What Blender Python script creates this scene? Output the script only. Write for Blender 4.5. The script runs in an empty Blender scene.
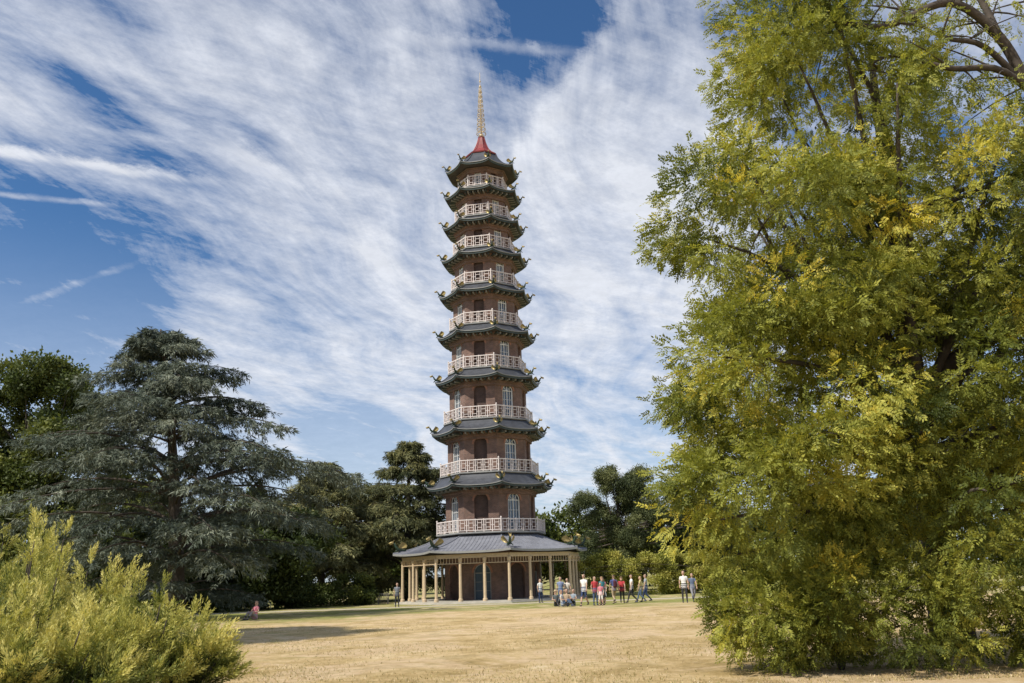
import bpy, math, random
import numpy as np
from mathutils import Vector, Matrix, kdtree
rng=np.random.default_rng(7); random.seed(7)
R=math.radians
scene=bpy.context.scene
scene.view_settings.view_transform='Standard'; scene.view_settings.look='None'; scene.view_settings.exposure=0

# ------------------------------------------------------------------ helpers
def link(ob,parent=None):
    scene.collection.objects.link(ob)
    if parent: ob.parent=parent
    return ob
def empty(name,loc=(0,0,0),rz=0):
    e=bpy.data.objects.new(name,None); e.location=loc; e.rotation_euler=(0,0,rz); e.empty_display_size=.5
    return link(e)
class MB:
    def __init__(s): s.v=[];s.f=[];s.m=[];s.uv=[]
    def add(s,vs,fs,mat=0,uv=None):
        o=len(s.v); s.v+= [tuple(p) for p in vs]; s.f+=[tuple(i+o for i in f) for f in fs]; s.m+=[mat]*len(fs)
        s.uv+= uv if uv else [(p[0]+p[1],p[2]) for p in vs]
    def box8(s,c,mat=0):
        s.add(c,[(0,3,2,1),(4,5,6,7),(0,1,5,4),(1,2,6,5),(2,3,7,6),(3,0,4,7)],mat)
    def box(s,x0,x1,y0,y1,z0,z1,mat=0):
        s.box8([(x0,y0,z0),(x1,y0,z0),(x1,y1,z0),(x0,y1,z0),(x0,y0,z1),(x1,y0,z1),(x1,y1,z1),(x0,y1,z1)],mat)
    def tube(s,pts,rad,seg=8,mat=0,cap=True):
        pts=[Vector(p) for p in pts]; n=len(pts); vs=[]
        up=None
        for i,p in enumerate(pts):
            d=(pts[min(i+1,n-1)]-pts[max(i-1,0)])
            if d.length<1e-6: d=Vector((0,0,1))
            d.normalize()
            if up is None:
                a=Vector((1,0,0)) if abs(d.x)<.8 else Vector((0,1,0))
                up=(a-d*a.dot(d)).normalized()
            else:
                up=(up-d*up.dot(d)); 
                if up.length<1e-5: up=d.orthogonal()
                up.normalize()
            q=d.cross(up); r=rad[i]
            rx,ry=(r if isinstance(r,tuple) else (r,r))
            for k in range(seg):
                t=2*math.pi*k/seg
                vs.append(p+up*(math.cos(t)*rx)+q*(math.sin(t)*ry))
        fs=[(i*seg+k,i*seg+(k+1)%seg,(i+1)*seg+(k+1)%seg,(i+1)*seg+k) for i in range(n-1) for k in range(seg)]
        if cap: fs+=[tuple(range(seg))[::-1],tuple((n-1)*seg+k for k in range(seg))]
        s.add(vs,fs,mat)
    def obj(s,name,mats,parent=None,smooth=False,loc=None):
        me=bpy.data.meshes.new(name); me.from_pydata(s.v,[],s.f)
        for m in mats: me.materials.append(m)
        me.polygons.foreach_set('material_index',s.m)
        uvl=me.uv_layers.new(name='UVMap'); li=np.zeros(len(me.loops),dtype=np.int32); me.loops.foreach_get('vertex_index',li)
        uvl.data.foreach_set('uv',np.array(s.uv,dtype=np.float32)[li].ravel())
        if smooth: me.polygons.foreach_set('use_smooth',[True]*len(me.polygons))
        me.update()
        ob=bpy.data.objects.new(name,me)
        if loc: ob.location=loc
        return link(ob,parent)

def newmat(name):
    m=bpy.data.materials.new(name); m.use_nodes=True; nt=m.node_tree; nt.nodes.clear()
    return m,nt
def N(nt,t,**kw):
    n=nt.nodes.new(t)
    for k,v in kw.items(): setattr(n,k,v)
    return n
def setin(n,**kw):
    for k,v in kw.items(): n.inputs[k.replace('_',' ')].default_value=v
def ramp(nt,stops,fac):
    r=N(nt,'ShaderNodeValToRGB'); el=r.color_ramp.elements
    while len(el)<len(stops): el.new(.5)
    for e,(p,c) in zip(el,stops): e.position=p; e.color=(*c,1)
    nt.links.new(fac,r.inputs[0]); return r.outputs[0]
def simple(name,col,rough=.7,var=.25,scale=3.,metal=0,bump=.0,spec=.4):
    m,nt=newmat(name); L=nt.links.new
    tc=N(nt,'ShaderNodeTexCoord'); no=N(nt,'ShaderNodeTexNoise'); setin(no,Scale=scale,Detail=6.,Roughness=.65); L(tc.outputs['Object'],no.inputs['Vector'])
    lo=[c*(1-var) for c in col]; hi=[min(1,c*(1+var)) for c in col]
    c=ramp(nt,[(.3,lo),(.7,hi)],no.outputs['Fac'])
    p=N(nt,'ShaderNodeBsdfPrincipled'); L(c,p.inputs['Base Color']); setin(p,Roughness=rough,Metallic=metal); p.inputs['Specular IOR Level'].default_value=spec
    if bump:
        b=N(nt,'ShaderNodeBump'); setin(b,Strength=bump,Distance=.03); L(no.outputs['Fac'],b.inputs['Height']); L(b.outputs[0],p.inputs['Normal'])
    o=N(nt,'ShaderNodeOutputMaterial'); L(p.outputs[0],o.inputs[0]); return m
def leafmat(name,stops,trans=.3,rough=.55):
    m,nt=newmat(name); L=nt.links.new
    a=N(nt,'ShaderNodeAttribute',attribute_name='tint')
    c=ramp(nt,stops,a.outputs['Fac'])
    p=N(nt,'ShaderNodeBsdfPrincipled'); L(c,p.inputs['Base Color']); setin(p,Roughness=rough); p.inputs['Specular IOR Level'].default_value=.25
    t=N(nt,'ShaderNodeBsdfTranslucent'); 
    g=N(nt,'ShaderNodeHueSaturation'); setin(g,Saturation=1.1,Value=1.3); L(c,g.inputs['Color']); L(g.outputs[0],t.inputs[0])
    mx=N(nt,'ShaderNodeMixShader'); mx.inputs[0].default_value=trans; L(p.outputs[0],mx.inputs[1]); L(t.outputs[0],mx.inputs[2])
    o=N(nt,'ShaderNodeOutputMaterial'); L(mx.outputs[0],o.inputs[0]); return m

# ------------------------------------------------------------------ ground
def sst(a,b,x):
    t=np.clip((x-a)/(b-a),0,1); return t*t*(3-2*t)
def gz(x,y):
    return -0.2*sst(44,60,np.asarray(y,dtype=float))
m_lawn,nt=newmat('dry_lawn'); L=nt.links.new
tc=N(nt,'ShaderNodeTexCoord'); 
def noise(scale,detail=6,rough=.6,vec=None,dist=0.):
    n=N(nt,'ShaderNodeTexNoise'); setin(n,Scale=scale,Detail=float(detail),Roughness=rough,Distortion=dist); L(vec if vec else tc.outputs['Object'],n.inputs['Vector']); return n.outputs['Fac']
def mth(op,a,b=None,c=None,clamp=False):
    n=N(nt,'ShaderNodeMath',operation=op,use_clamp=clamp)
    for i,x in enumerate((a,b,c)):
        if x is None: continue
        if hasattr(x,'node'): L(x,n.inputs[i])
        else: n.inputs[i].default_value=x
    return n.outputs[0]
def mixc(f,a,b):
    n=N(nt,'ShaderNodeMix',data_type='RGBA'); 
    if hasattr(f,'node'): L(f,n.inputs[0])
    else: n.inputs[0].default_value=f
    for i,x in ((6,a),(7,b)):
        if hasattr(x,'node'): L(x,n.inputs[i])
        else: n.inputs[i].default_value=(*x,1)
    return n.outputs[2]
def mapr(x,a,b,c=0.,d=1.,smooth=True):
    n=N(nt,'ShaderNodeMapRange',interpolation_type='SMOOTHSTEP' if smooth else 'LINEAR'); L(x,n.inputs[0])
    for i,v in zip((1,2,3,4),(a,b,c,d)): n.inputs[i].default_value=v
    return n.outputs[0]
big=noise(.12,5,.6); mid=noise(.45,8,.75,dist=.6); fine=noise(12,5,.85); tuft=noise(2.4,7,.85)
straw=ramp(nt,[(.38,(.27,.20,.08)),(.46,(.45,.32,.145)),(.53,(.61,.45,.24)),(.62,(.76,.62,.41))],mth('ADD',mth('MULTIPLY',mid,.5),mth('ADD',mth('MULTIPLY',tuft,.32),mth('MULTIPLY',fine,.18))))
green=ramp(nt,[(.35,(.15,.17,.04)),(.65,(.36,.35,.11))],mth('ADD',mth('MULTIPLY',tuft,.5),mth('MULTIPLY',fine,.5)))
sx=N(nt,'ShaderNodeSeparateXYZ'); L(tc.outputs['Object'],sx.inputs[0])
far=mapr(sx.outputs[1],36,66,0.,.42); left=mapr(sx.outputs[0],-1,-13,0.,.18)
gm=mapr(mth('ADD',mth('ADD',mth('MULTIPLY',big,.6),mth('MULTIPLY',noise(.8,7,.8),.75)),mth('ADD',far,left)),.76,1.0)
col=mixc(gm,straw,green)
bare=mapr(noise(.22,8,.78,dist=1.),.48,.57); col=mixc(mth('MULTIPLY',bare,.62),col,ramp(nt,[(.3,(.50,.33,.19)),(.7,(.80,.64,.44))],tuft))
dk=mapr(noise(.33,8,.8,dist=.8),.52,.62); col=mixc(mth('MULTIPLY',dk,.40),col,(.26,.20,.075))
p=N(nt,'ShaderNodeBsdfPrincipled'); L(col,p.inputs['Base Color']); setin(p,Roughness=.95); p.inputs['Specular IOR Level'].default_value=.1
b=N(nt,'ShaderNodeBump'); setin(b,Strength=.7,Distance=.07); L(mth('ADD',fine,mth('MULTIPLY',tuft,1.2)),b.inputs['Height']); L(b.outputs[0],p.inputs['Normal'])
o=N(nt,'ShaderNodeOutputMaterial'); L(p.outputs[0],o.inputs[0])
xs=np.concatenate([[-4000,-1500,-600,-250,-120],np.arange(-60,61,2.),[120,250,600,1500,4000]])
ys=np.concatenate([[-1500,-400,-100,-40],np.arange(-20,111,1.),[150,220,400,900,2000,4500]])
X,Y=np.meshgrid(xs,ys); Z=gz(X,Y)
V=np.stack([X,Y,Z],-1).reshape(-1,3); nx=len(xs); 
F=[(j*nx+i,j*nx+i+1,(j+1)*nx+i+1,(j+1)*nx+i) for j in range(len(ys)-1) for i in range(nx-1)]
me=bpy.data.meshes.new('lawn_ground'); me.from_pydata(V.tolist(),[],F); me.materials.append(m_lawn); link(bpy.data.objects.new('lawn_ground',me))

m_gravel=simple('gravel',(.46,.40,.30),.95,.25,6,bump=.3)
mb=MB(); pts=[(-70,63.6),(-30,63.8),(0,64.2),(30,64.0),(70,63.5)]
for (x0,y0),(x1,y1) in zip(pts,pts[1:]):
    mb.add([(x0,y0,-.196),(x1,y1,-.196),(x1,y1+2.2,-.196),(x0,y0+2.2,-.196)],[(0,1,2,3)])
mb.obj('footpath',[m_gravel])

# ------------------------------------------------------------------ foliage tools
def frames(ax):
    ax=ax/np.linalg.norm(ax,axis=1,keepdims=True)
    up=np.tile([0,0,1.],(len(ax),1)); s=np.cross(up,ax); l=np.linalg.norm(s,axis=1,keepdims=True); s=np.where(l>1e-3,s/np.maximum(l,1e-6),[1.,0,0])
    u=np.cross(ax,s); return ax,s,u
def scatter(cen,ax,size,tint,tmpl,roll=1.0):
    n=len(cen); ax,s,u=frames(ax); r=rng.uniform(-math.pi,math.pi,n)*roll
    c,si=np.cos(r)[:,None],np.sin(r)[:,None]; s2=s*c+u*si; u2=u*c-s*si
    t=tmpl[rng.integers(0,len(tmpl),n)]*size[:,None,None,None]
    v=cen[:,None,None,:]+t[...,0:1]*ax[:,None,None,:]+t[...,1:2]*s2[:,None,None,:]+t[...,2:3]*u2[:,None,None,:]
    M=tmpl.shape[1]
    tt=np.repeat(tint[:,None],M,1)+rng.normal(0,.08,(n,M))
    return v.reshape(-1,3),np.repeat(tt.reshape(-1),4)
def quad(base,d,w,l,bend=0.):
    d=np.array(d,float); d/=np.linalg.norm(d); w=np.array(w,float); base=np.array(base,float)
    return np.array([base,base+d*l*.45+w*.5,base+d*l+np.array([0,0,-bend]),base+d*l*.45-w*.5])
def unit(v): v=np.array(v,float); return v/np.linalg.norm(v)
def T_pinnate(k):
    T=[]
    for _ in range(k):
        q=[]
        for i in range(6):
            x=.12+.14*i
            for sg in (-1,1):
                a=R(rng.uniform(45,70)); d=(math.cos(a),sg*math.sin(a),rng.uniform(-.35,.15)); w=unit(np.cross(d,[rng.normal(0,.3),rng.normal(0,.3),1]))*.13
                q.append(quad((x,0,-.28*x*x),d,w,rng.uniform(.26,.36)))
        q.append(quad((.95,0,-.25),(1,0,-.5),(0,.13,0),.32)); T.append(q)
    return np.array(T)
def T_broad(k,m=9,l=.6,w=.38):
    T=[]
    for _ in range(k):
        q=[]
        for i in range(m):
            pz=rng.normal(0,.45,3); d=unit(rng.normal(0,1,3)+[.5,0,-.2]); ww=unit(np.cross(d,rng.normal(0,1,3)))*w
            q.append(quad(pz,d,ww,l*rng.uniform(.7,1.2)))
        T.append(q)
    return np.array(T)
def T_needle(k,m=12):
    T=[]
    for _ in range(k):
        q=[]
        for i in range(m):
            x=rng.uniform(-.1,.8); sg=rng.choice((-1,1)); a=R(rng.uniform(10,60)); d=(math.cos(a),sg*math.sin(a),rng.uniform(-.6,.3)); w=unit(np.cross(d,[rng.normal(0,.6),rng.normal(0,.6),1]))*.085
            q.append(quad((x,0,-.2*x*x),d,w,rng.uniform(.3,.6),.08))
        T.append(q)
    return np.array(T)
def T_plume(k,m=22):
    T=[]
    for _ in range(k):
        q=[]
        for i in range(m):
            x=i/m; t=rng.uniform(0,6.28); sp=.75*(1-.5*x)
            rad=rng.uniform(.0,.16)*(1-x)
            d=(1,sp*math.cos(t),sp*math.sin(t)); w=unit(np.cross(d,rng.normal(0,1,3)))*.065
            q.append(quad((x,rad*math.cos(t),rad*math.sin(t)-.0),d,w,rng.uniform(.22,.34)))
        T.append(q)
    return np.array(T)
TP,TB,TN,TJ=T_pinnate(12),T_broad(12),T_needle(12),T_plume(10)
TBn=T_broad(12,14,.62,.16)
m_bark=simple('bark',(.075,.06,.048),.9,.4,5,bump=.6)
def tree_obj(name,wood,parts,mats,loc):
    loc=np.array(loc,float)
    wv=np.array(wood.v,float).reshape(-1,3)
    lv=[p[0] for p in parts]; allv=np.concatenate([wv]+lv)-loc
    nw=len(wv); nl=sum(len(v) for v in lv)
    wl=np.array([i for f in wood.f for i in f],dtype=np.int32); wt=np.array([len(f) for f in wood.f],dtype=np.int32)
    ll=np.arange(nl,dtype=np.int32)+nw
    loops=np.concatenate([wl,ll]); tot=np.concatenate([wt,np.full(nl//4,4,dtype=np.int32)])
    start=np.concatenate([[0],np.cumsum(tot)[:-1]]).astype(np.int32)
    me=bpy.data.meshes.new(name); me.vertices.add(len(allv)); me.vertices.foreach_set('co',allv.astype(np.float32).ravel())
    me.loops.add(len(loops)); me.loops.foreach_set('vertex_index',loops)
    me.polygons.add(len(tot)); me.polygons.foreach_set('loop_start',start)
    try: me.polygons.foreach_set('loop_total',tot)
    except Exception: pass
    mi=np.concatenate([np.zeros(len(wt),dtype=np.int32)]+[np.full(len(p[0])//4,p[2],dtype=np.int32) for p in parts])
    for m in mats: me.materials.append(m)
    me.polygons.foreach_set('material_index',mi)
    at=me.attributes.new('tint','FLOAT','POINT'); at.data.foreach_set('value',np.concatenate([np.zeros(nw)]+[p[1] for p in parts]).astype(np.float32))
    me.update(calc_edges=True); me.validate()
    ob=bpy.data.objects.new(name,me); ob.location=loc; return link(ob)
def bez(p0,p1,p2,n=7):
    p0,p1,p2=[np.array(p,float) for p in (p0,p1,p2)]
    return [tuple((1-t)**2*p0+2*t*(1-t)*p1+t*t*p2) for t in np.linspace(0,1,n)]
def catmull(P,m=5):
    P=[np.array(p,float) for p in P]; P=[2*P[0]-P[1]]+P+[2*P[-1]-P[-2]]; out=[]
    for i in range(1,len(P)-2):
        for t in np.linspace(0,1,m,endpoint=False):
            a,b,c,d=P[i-1:i+3]; out.append(tuple(.5*((2*b)+(-a+c)*t+(2*a-5*b+4*c-d)*t*t+(-a+3*b-3*c+d)*t**3)))
    out.append(tuple(P[-2])); return out
def clumps(ells,n,shell=.5):
    w=np.array([ (e[3]*e[4]*e[5])**(2/3)*(e[6] if len(e)>6 else 1) for e in ells]); w/=w.sum()
    idx=rng.choice(len(ells),n,p=w); E=np.array([e[:6] for e in ells],float)[idx]
    d=rng.normal(0,1,(n,3)); d/=np.linalg.norm(d,axis=1,keepdims=True)
    r=rng.uniform(shell**3,1,n)**(1/3)
    return E[:,:3]+d*E[:,3:6]*r[:,None],d
def crown(ells,nc,per,rc,size,tmpl,shell=.5,droop=.3,flat=.7,tbase=.4,tvar=.18,zlo=.15,litvar=0,spots=(),holes=()):
    c,d=clumps(ells,nc,shell)
    for h in holes:
        k=np.linalg.norm(c-np.array(h[:3]),axis=1)>h[3]; c,d=c[k],d[k]
    nc=len(c); crad=rng.uniform(rc[0],rc[1],nc); ct=rng.normal(tbase,tvar,nc)
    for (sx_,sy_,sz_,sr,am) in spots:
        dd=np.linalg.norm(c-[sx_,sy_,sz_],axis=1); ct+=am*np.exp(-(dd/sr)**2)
    cc=np.repeat(c,per,0); g=rng.normal(0,1,(nc*per,3)); g/=np.linalg.norm(g,axis=1,keepdims=True); rr=rng.uniform(.15,1,nc*per)**.6
    off=g*rr[:,None]*np.repeat(crad,per)[:,None]*[1,1,flat]
    P=cc+off; ax=g*.8+np.repeat(d,per,0)*.5+rng.normal(0,.35,(nc*per,3))+[0,0,-droop]
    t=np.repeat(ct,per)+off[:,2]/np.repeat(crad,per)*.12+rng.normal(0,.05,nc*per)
    k=P[:,2]>zlo; P=P[k];ax=ax[k];t=t[k]
    s=rng.uniform(size[0],size[1],len(P))
    v,tt=scatter(P,ax,s,t,tmpl); return (v,tt,1),c
def limbs(mb,base,top,r0,cl,nb,zf=(.25,.9),rb=.25,seg=6):
    base=np.array(base,float);top=np.array(top,float)
    mid=(base+top)/2+[rng.normal(0,.02)*abs(top[2]-base[2]),0,0]
    tr=bez(base,mid,top,9); mb.tube(tr,[r0*(1.25 if i==0 else 1)*(1-.85*i/8) for i in range(9)],10,0)
    tr=np.array(tr)
    sel=cl[rng.choice(len(cl),min(nb,len(cl)),replace=False)]
    for c in sel:
        f=rng.uniform(*zf); 
        zz=min(base[2]+(top[2]-base[2])*f, base[2]+max(.3,(c[2]-base[2])*.85)); f=(zz-base[2])/(top[2]-base[2]); f=min(max(f,.05),.95)
        s=base*(1-f)**2+2*f*(1-f)*mid+f*f*top
        L=np.linalg.norm(c-s); m=(s+c)/2+[rng.normal(0,.08)*L,rng.normal(0,.08)*L,.12*L]
        r=r0*rb*(1-.6*f)*min(1.6,max(.4,L/4)); pts=bez(s,m,c,7); mb.tube(pts,[max(.012,r*(1-.88*i/6)) for i in range(7)],seg,0)

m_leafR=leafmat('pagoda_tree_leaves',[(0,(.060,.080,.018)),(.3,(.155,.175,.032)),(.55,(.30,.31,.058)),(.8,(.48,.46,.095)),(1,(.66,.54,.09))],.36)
m_leafG=leafmat('broad_leaves',[(0,(.030,.045,.014)),(.5,(.085,.11,.028)),(1,(.21,.22,.05))],.25)
m_pine=leafmat('pine_needles',[(0,(.028,.040,.018)),(.5,(.085,.105,.042)),(1,(.20,.21,.085))],.15)
m_cedar=leafmat('cedar_needles',[(0,(.024,.036,.025)),(.5,(.095,.118,.085)),(1,(.29,.31,.23))],.12)
m_cedar2=leafmat('cedar_needles_warm',[(0,(.030,.042,.020)),(.5,(.12,.13,.058)),(1,(.35,.32,.13))],.15)
m_jun=leafmat('juniper_foliage',[(0,(.035,.05,.013)),(.35,(.18,.205,.045)),(.7,(.50,.47,.12)),(1,(.70,.63,.22))],.25)

# ---- big pagoda tree on the right
ellsR=[(6.8,16.8,11.3,2.4,3,2.3),(5.5,16,8.1,2.55,2.8,2.0),(9.3,17.2,8.6,3.6,3.5,2.4),(5.4,16,5.3,2.3,2.6,2.0),
       (8.4,16.8,4.8,4,3.5,2.8),(4.8,15.6,3.1,1.9,2,1.4),(9.2,15,2.4,3,2.4,2.2),(9.8,17.5,12.2,2.6,3,1.5,.12),(6.9,17,13.9,1.8,2.6,1.6,.9),
       (12,18,7,3,3,4),(8.8,16.5,15.3,3.2,2.6,1.2,.25)]
mb=MB(); part,c=crown(ellsR,680,82,(.35,.9),(.17,.29),TP,.56,.5,.7,.46,.19,spots=((8.0,15,9.9,1.0,.45),(6.4,15,7.5,.9,.25),(9.5,14,3.0,1.4,.25),(9.5,16,7,2.2,-.20),(5.2,14.5,5.5,1.2,.2),(7.5,15,5.0,1.3,-.12)),holes=((8.0,15.5,6.2,.8),(7.8,16,9.3,.5),(9.8,15,11.4,1.2)))  # negative spots paint interior shade into the tint; positive ones lighten clumps
limbs(mb,(8.4,17.6,0),(8.6,17.4,13.5),.36,c,80,(.12,.85),.3)
main=catmull([(8.8,17.5,5.5),(12.0,17.2,7.6),(12.2,16.4,9.6),(10.9,15.6,10.9),(10.3,15.4,12.2),(9.3,15.2,12.9),(7.9,15.2,12.4),(6.9,15.4,12.7)],6)
subs=[catmull([(11.6,15.9,10.4),(10.2,15.3,11.3),(9.0,15.1,11.3),(8.0,15.2,11.7),(7.2,15.2,11.4)],5),catmull([(10.9,15.6,10.9),(9.9,15.3,11.9),(9.0,15.2,12.1),(8.2,15.2,12.8)],5),
      catmull([(10.3,15.4,12.2),(10.2,15.6,13.3),(9.7,15.7,14.4),(9.6,15.9,15.6)],5),catmull([(9.3,15.2,12.9),(8.3,15.2,13.7),(7.4,15.6,13.8)],5),catmull([(12.2,16.4,9.6),(11.5,15.8,11.8),(11.6,16,14.5)],5),catmull([(8.8,17.4,4.2),(7.0,16.6,6.0),(5.8,16,6.8),(5.0,15.8,8.2)],5)]
mb.tube(main,[.18*(1-.75*i/(len(main)-1)) for i in range(len(main))],8,0)
for sb in subs: mb.tube(sb,[.09*(1-.8*i/(len(sb)-1)) for i in range(len(sb))],6,0)
tw=[]
for path in [main[12:]]+subs:
    for k in range(10):
        s=np.array(path[rng.integers(1,len(path))]); e=s+rng.normal(0,1,3)*[.7,.6,.5]+[-.25,0,.1]; mb.tube(bez(s,(s+e)/2+[0,0,.15],e,5),[.026,.02,.015,.011,.006],5,0); tw.append(e)
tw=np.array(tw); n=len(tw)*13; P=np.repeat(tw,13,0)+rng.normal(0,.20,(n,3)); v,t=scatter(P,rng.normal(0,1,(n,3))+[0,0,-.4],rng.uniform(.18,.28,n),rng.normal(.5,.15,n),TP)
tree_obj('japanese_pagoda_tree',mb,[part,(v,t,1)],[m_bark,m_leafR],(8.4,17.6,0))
mb=MB(); part,c=crown([(4.9,15.9,.95,1.45,1.3,.95),(6.3,15.3,.9,1.4,1.2,.9),(5.5,15.5,1.2,1.2,1.1,.9)],90,75,(.3,.55),(.14,.24),TP,.5,.1,.8,.46,.14,.04)
for k in range(16):
    e=c[rng.integers(len(c))]; mb.tube(bez((5.5,15.7,0),(5.5,15.7,.5),e,5),[.04,.03,.022,.015,.008],5,0)
tree_obj('broadleaf_shrub',mb,[part],[m_bark,m_leafR],(5.5,15.7,0))

# ---- cedars
def cedar(name,x,y,H,Rm,nb,mat,per=120,size=(.5,.8),lean=(0,0),tb=.45,zmin=.1,reach=None,hang=.16,tiers=0):
    z0=float(gz(x,y)); mb=MB(); tr=bez((x,y,z0),(x+lean[0]*.2,y,z0+H*.5),(x+lean[0],y+lean[1],z0+H*.97),10)
    mb.tube(tr,[H*.030*(1.3 if i==0 else 1)*(1-.9*i/9) for i in range(10)],10,0)
    C=[];A=[];T=[]
    for b in range(nb):
        f=zmin+(1-zmin)*((b+rng.uniform(0,1))/nb)**.9
        if tiers and f<.93: f=zmin+(round((f-zmin)/(1-zmin)*tiers)+rng.normal(0,.13))/tiers*(1-zmin)
        f=min(max(f,.06),.985)
        az=b*2.39996+rng.normal(0,.35)
        prof=min(1,(1-f)*1.65+.10)*(.75+.25*math.sin(min(1,f*3)*1.57))
        Lb=Rm*prof*rng.uniform(.6,1.2)
        if reach: Lb*=reach(az,f)
        i=f*9; i0=min(8,int(i)); s=np.array(tr[i0])*(1-(i-i0))+np.array(tr[i0+1])*(i-i0)
        dr=np.array([math.cos(az),math.sin(az),0]); rise=Lb*rng.uniform(.10,.36)*(1.4 if f>.7 else 1)
        e=s+dr*Lb+[0,0,rise-.20*Lb]; m=s+dr*Lb*.5+[0,0,rise]
        r=.02+.011*Lb; pp=np.array(bez(s,m,e,9)); mb.tube([tuple(q) for q in pp],[max(.012,r*(1-.9*k/8)) for k in range(9)],5,0)
        side=np.array([-dr[1],dr[0],0]); n=int(per*(.3+.7*Lb/Rm)); bt=rng.normal(tb,.12)
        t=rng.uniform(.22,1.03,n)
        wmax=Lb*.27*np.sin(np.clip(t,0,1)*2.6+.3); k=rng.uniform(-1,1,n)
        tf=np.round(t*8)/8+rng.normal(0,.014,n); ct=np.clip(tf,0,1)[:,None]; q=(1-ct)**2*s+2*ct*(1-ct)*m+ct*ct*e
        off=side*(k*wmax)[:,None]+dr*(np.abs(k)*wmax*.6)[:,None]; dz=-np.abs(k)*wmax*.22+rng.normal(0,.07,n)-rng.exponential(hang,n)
        C.append(q+off+np.stack([0*dz,0*dz,dz],1)); A.append(dr*.7+side*(np.sign(k)*.7)[:,None]+rng.normal(0,.3,(n,3))+[0,0,-.4]); T.append(bt+rng.normal(0,.08,n)+.18*(dz>-.1)-.10*(t<.5))  # sunlit tops painted in: upper sprays tinted lighter, inner ones darker
    C=np.concatenate(C);A=np.concatenate(A);T=np.concatenate(T); k=C[:,2]>z0+.3; C,A,T=C[k],A[k],T[k]
    v,t=scatter(C,A,rng.uniform(size[0],size[1],len(C)),T,TN,.2)
    return tree_obj(name,mb,[(v,t,1)],[m_bark,mat],(x,y,z0))
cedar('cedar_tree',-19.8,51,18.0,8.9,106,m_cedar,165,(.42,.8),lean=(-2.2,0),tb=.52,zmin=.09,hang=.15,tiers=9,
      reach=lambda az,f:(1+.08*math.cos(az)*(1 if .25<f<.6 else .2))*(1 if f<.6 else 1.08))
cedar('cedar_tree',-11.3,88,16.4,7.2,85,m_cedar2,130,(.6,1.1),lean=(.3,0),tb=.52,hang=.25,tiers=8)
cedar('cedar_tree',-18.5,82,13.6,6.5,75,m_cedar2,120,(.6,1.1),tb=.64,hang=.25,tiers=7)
# ---- broadleaf trees
def btree(name,x,y,ells,nc,per,rc,size,mat=m_leafG,tb=.45,tv=.16,r0=.4,top=None,nb=25,shell=.55,tmpl=None):
    z0=float(gz(x,y)); mb=MB(); E=[(x+e[0],y+e[1],z0+e[2],*e[3:]) for e in ells]
    part,c=crown(E,nc,per,rc,size,TB if tmpl is None else tmpl,shell,.15,.7,tb,tv,z0+.05)
    limbs(mb,(x,y,z0),(x,y,z0+(top or max(e[2] for e in ells))),r0,c,nb,(.2,.9),.28)
    return tree_obj(name,mb,[part],[m_bark,mat],(x,y,z0))
btree('oak_tree',-36,62,[(0,0,14.2,5.0,5,4.8),(3.6,-1,10,3.8,4,4),(-4,0,9,5,5,4),(1,-2,5,6,4,3.5)],190,95,(.8,1.5),(.35,.55),tb=.55)
btree('oak_tree',-22.8,23.5,[(0,0,15.5,5.2,5,5.0),(-1,0,9,4,4,3)],120,75,(.9,1.5),(.38,.6),top=14)  # unseen tree left of the frame, added to throw a shadow across the lawn
btree('yew_tree',-28.5,70,[(0,0,4,5,4,4),(5,0,3.4,5,4,3.4),(9,2,4.5,4,4,4)],110,80,(.8,1.4),(.35,.6),tb=.3,r0=.25,nb=10)
btree('pine_tree',11.2,96,[(-2,0,9.0,3.4,3.4,2.0),(.6,0,12.2,3.0,3,1.9),(3.2,0,10.4,3.2,3,1.8),(2.2,0,7,4.5,3.5,2.0),(-1,0,4.5,4.5,3.5,2.3)],110,85,(.6,1.15),(.35,.55),m_pine,tb=.48,tv=.16,r0=.4,tmpl=TBn)
btree('pine_tree',21,99,[(0,0,8.5,3.4,3.4,1.9),(1,0,6,4.2,4,2.4),(-1.5,0,3.5,4,3.5,2.6)],80,80,(.7,1.2),(.35,.55),m_pine,tb=.45,tv=.16,tmpl=TBn)
btree('distant_trees',0,118,[(5,0,5.5,5,4,4.5),(-3,3,5.5,6,4,4.5),(14,4,5,7,4,4.5),(28,0,5,9,5,5),(45,0,7,10,5,7),(62,-8,8,10,5,8),(-20,0,7,9,5,6.5),(-36,0,7,9,5,7.5),(-52,-4,8,10,5,8),(-70,-10,9,11,6,9),(80,-15,9,11,5,9)],560,60,(1.3,2.4),(.7,1.1),tb=.55,r0=.3,nb=50)
mj=leafmat('hedge_leaves',[(0,(.10,.115,.02)),(.5,(.30,.30,.06)),(1,(.50,.44,.11))],.25)
mbx=[(5.6,0,1.6,1.8,1.4,1.8),(8.3,.5,1.9,2.0,1.5,2.1),(11.2,0,1.7,2.2,1.5,1.9),(14.,.4,1.9,2.1,1.5,2.1),(17,0,1.7,2.2,1.5,1.9),(20,0,1.8,2.2,1.5,2.0)]
btree('laurel_hedge',0,77,mbx,190,70,(.35,.65),(.18,.30),mj,tb=.55,tv=.18,r0=.06,nb=12,top=1.5)
btree('rhododendron_shrub',-24,74,[(0,0,1.2,3,1.5,1.5),(5,0,1.0,3,1.4,1.3),(10,1,1.1,3,1.4,1.4)],80,60,(.4,.8),(.25,.4),m_leafG,tb=.45,r0=.06,nb=8,top=1.2)

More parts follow.
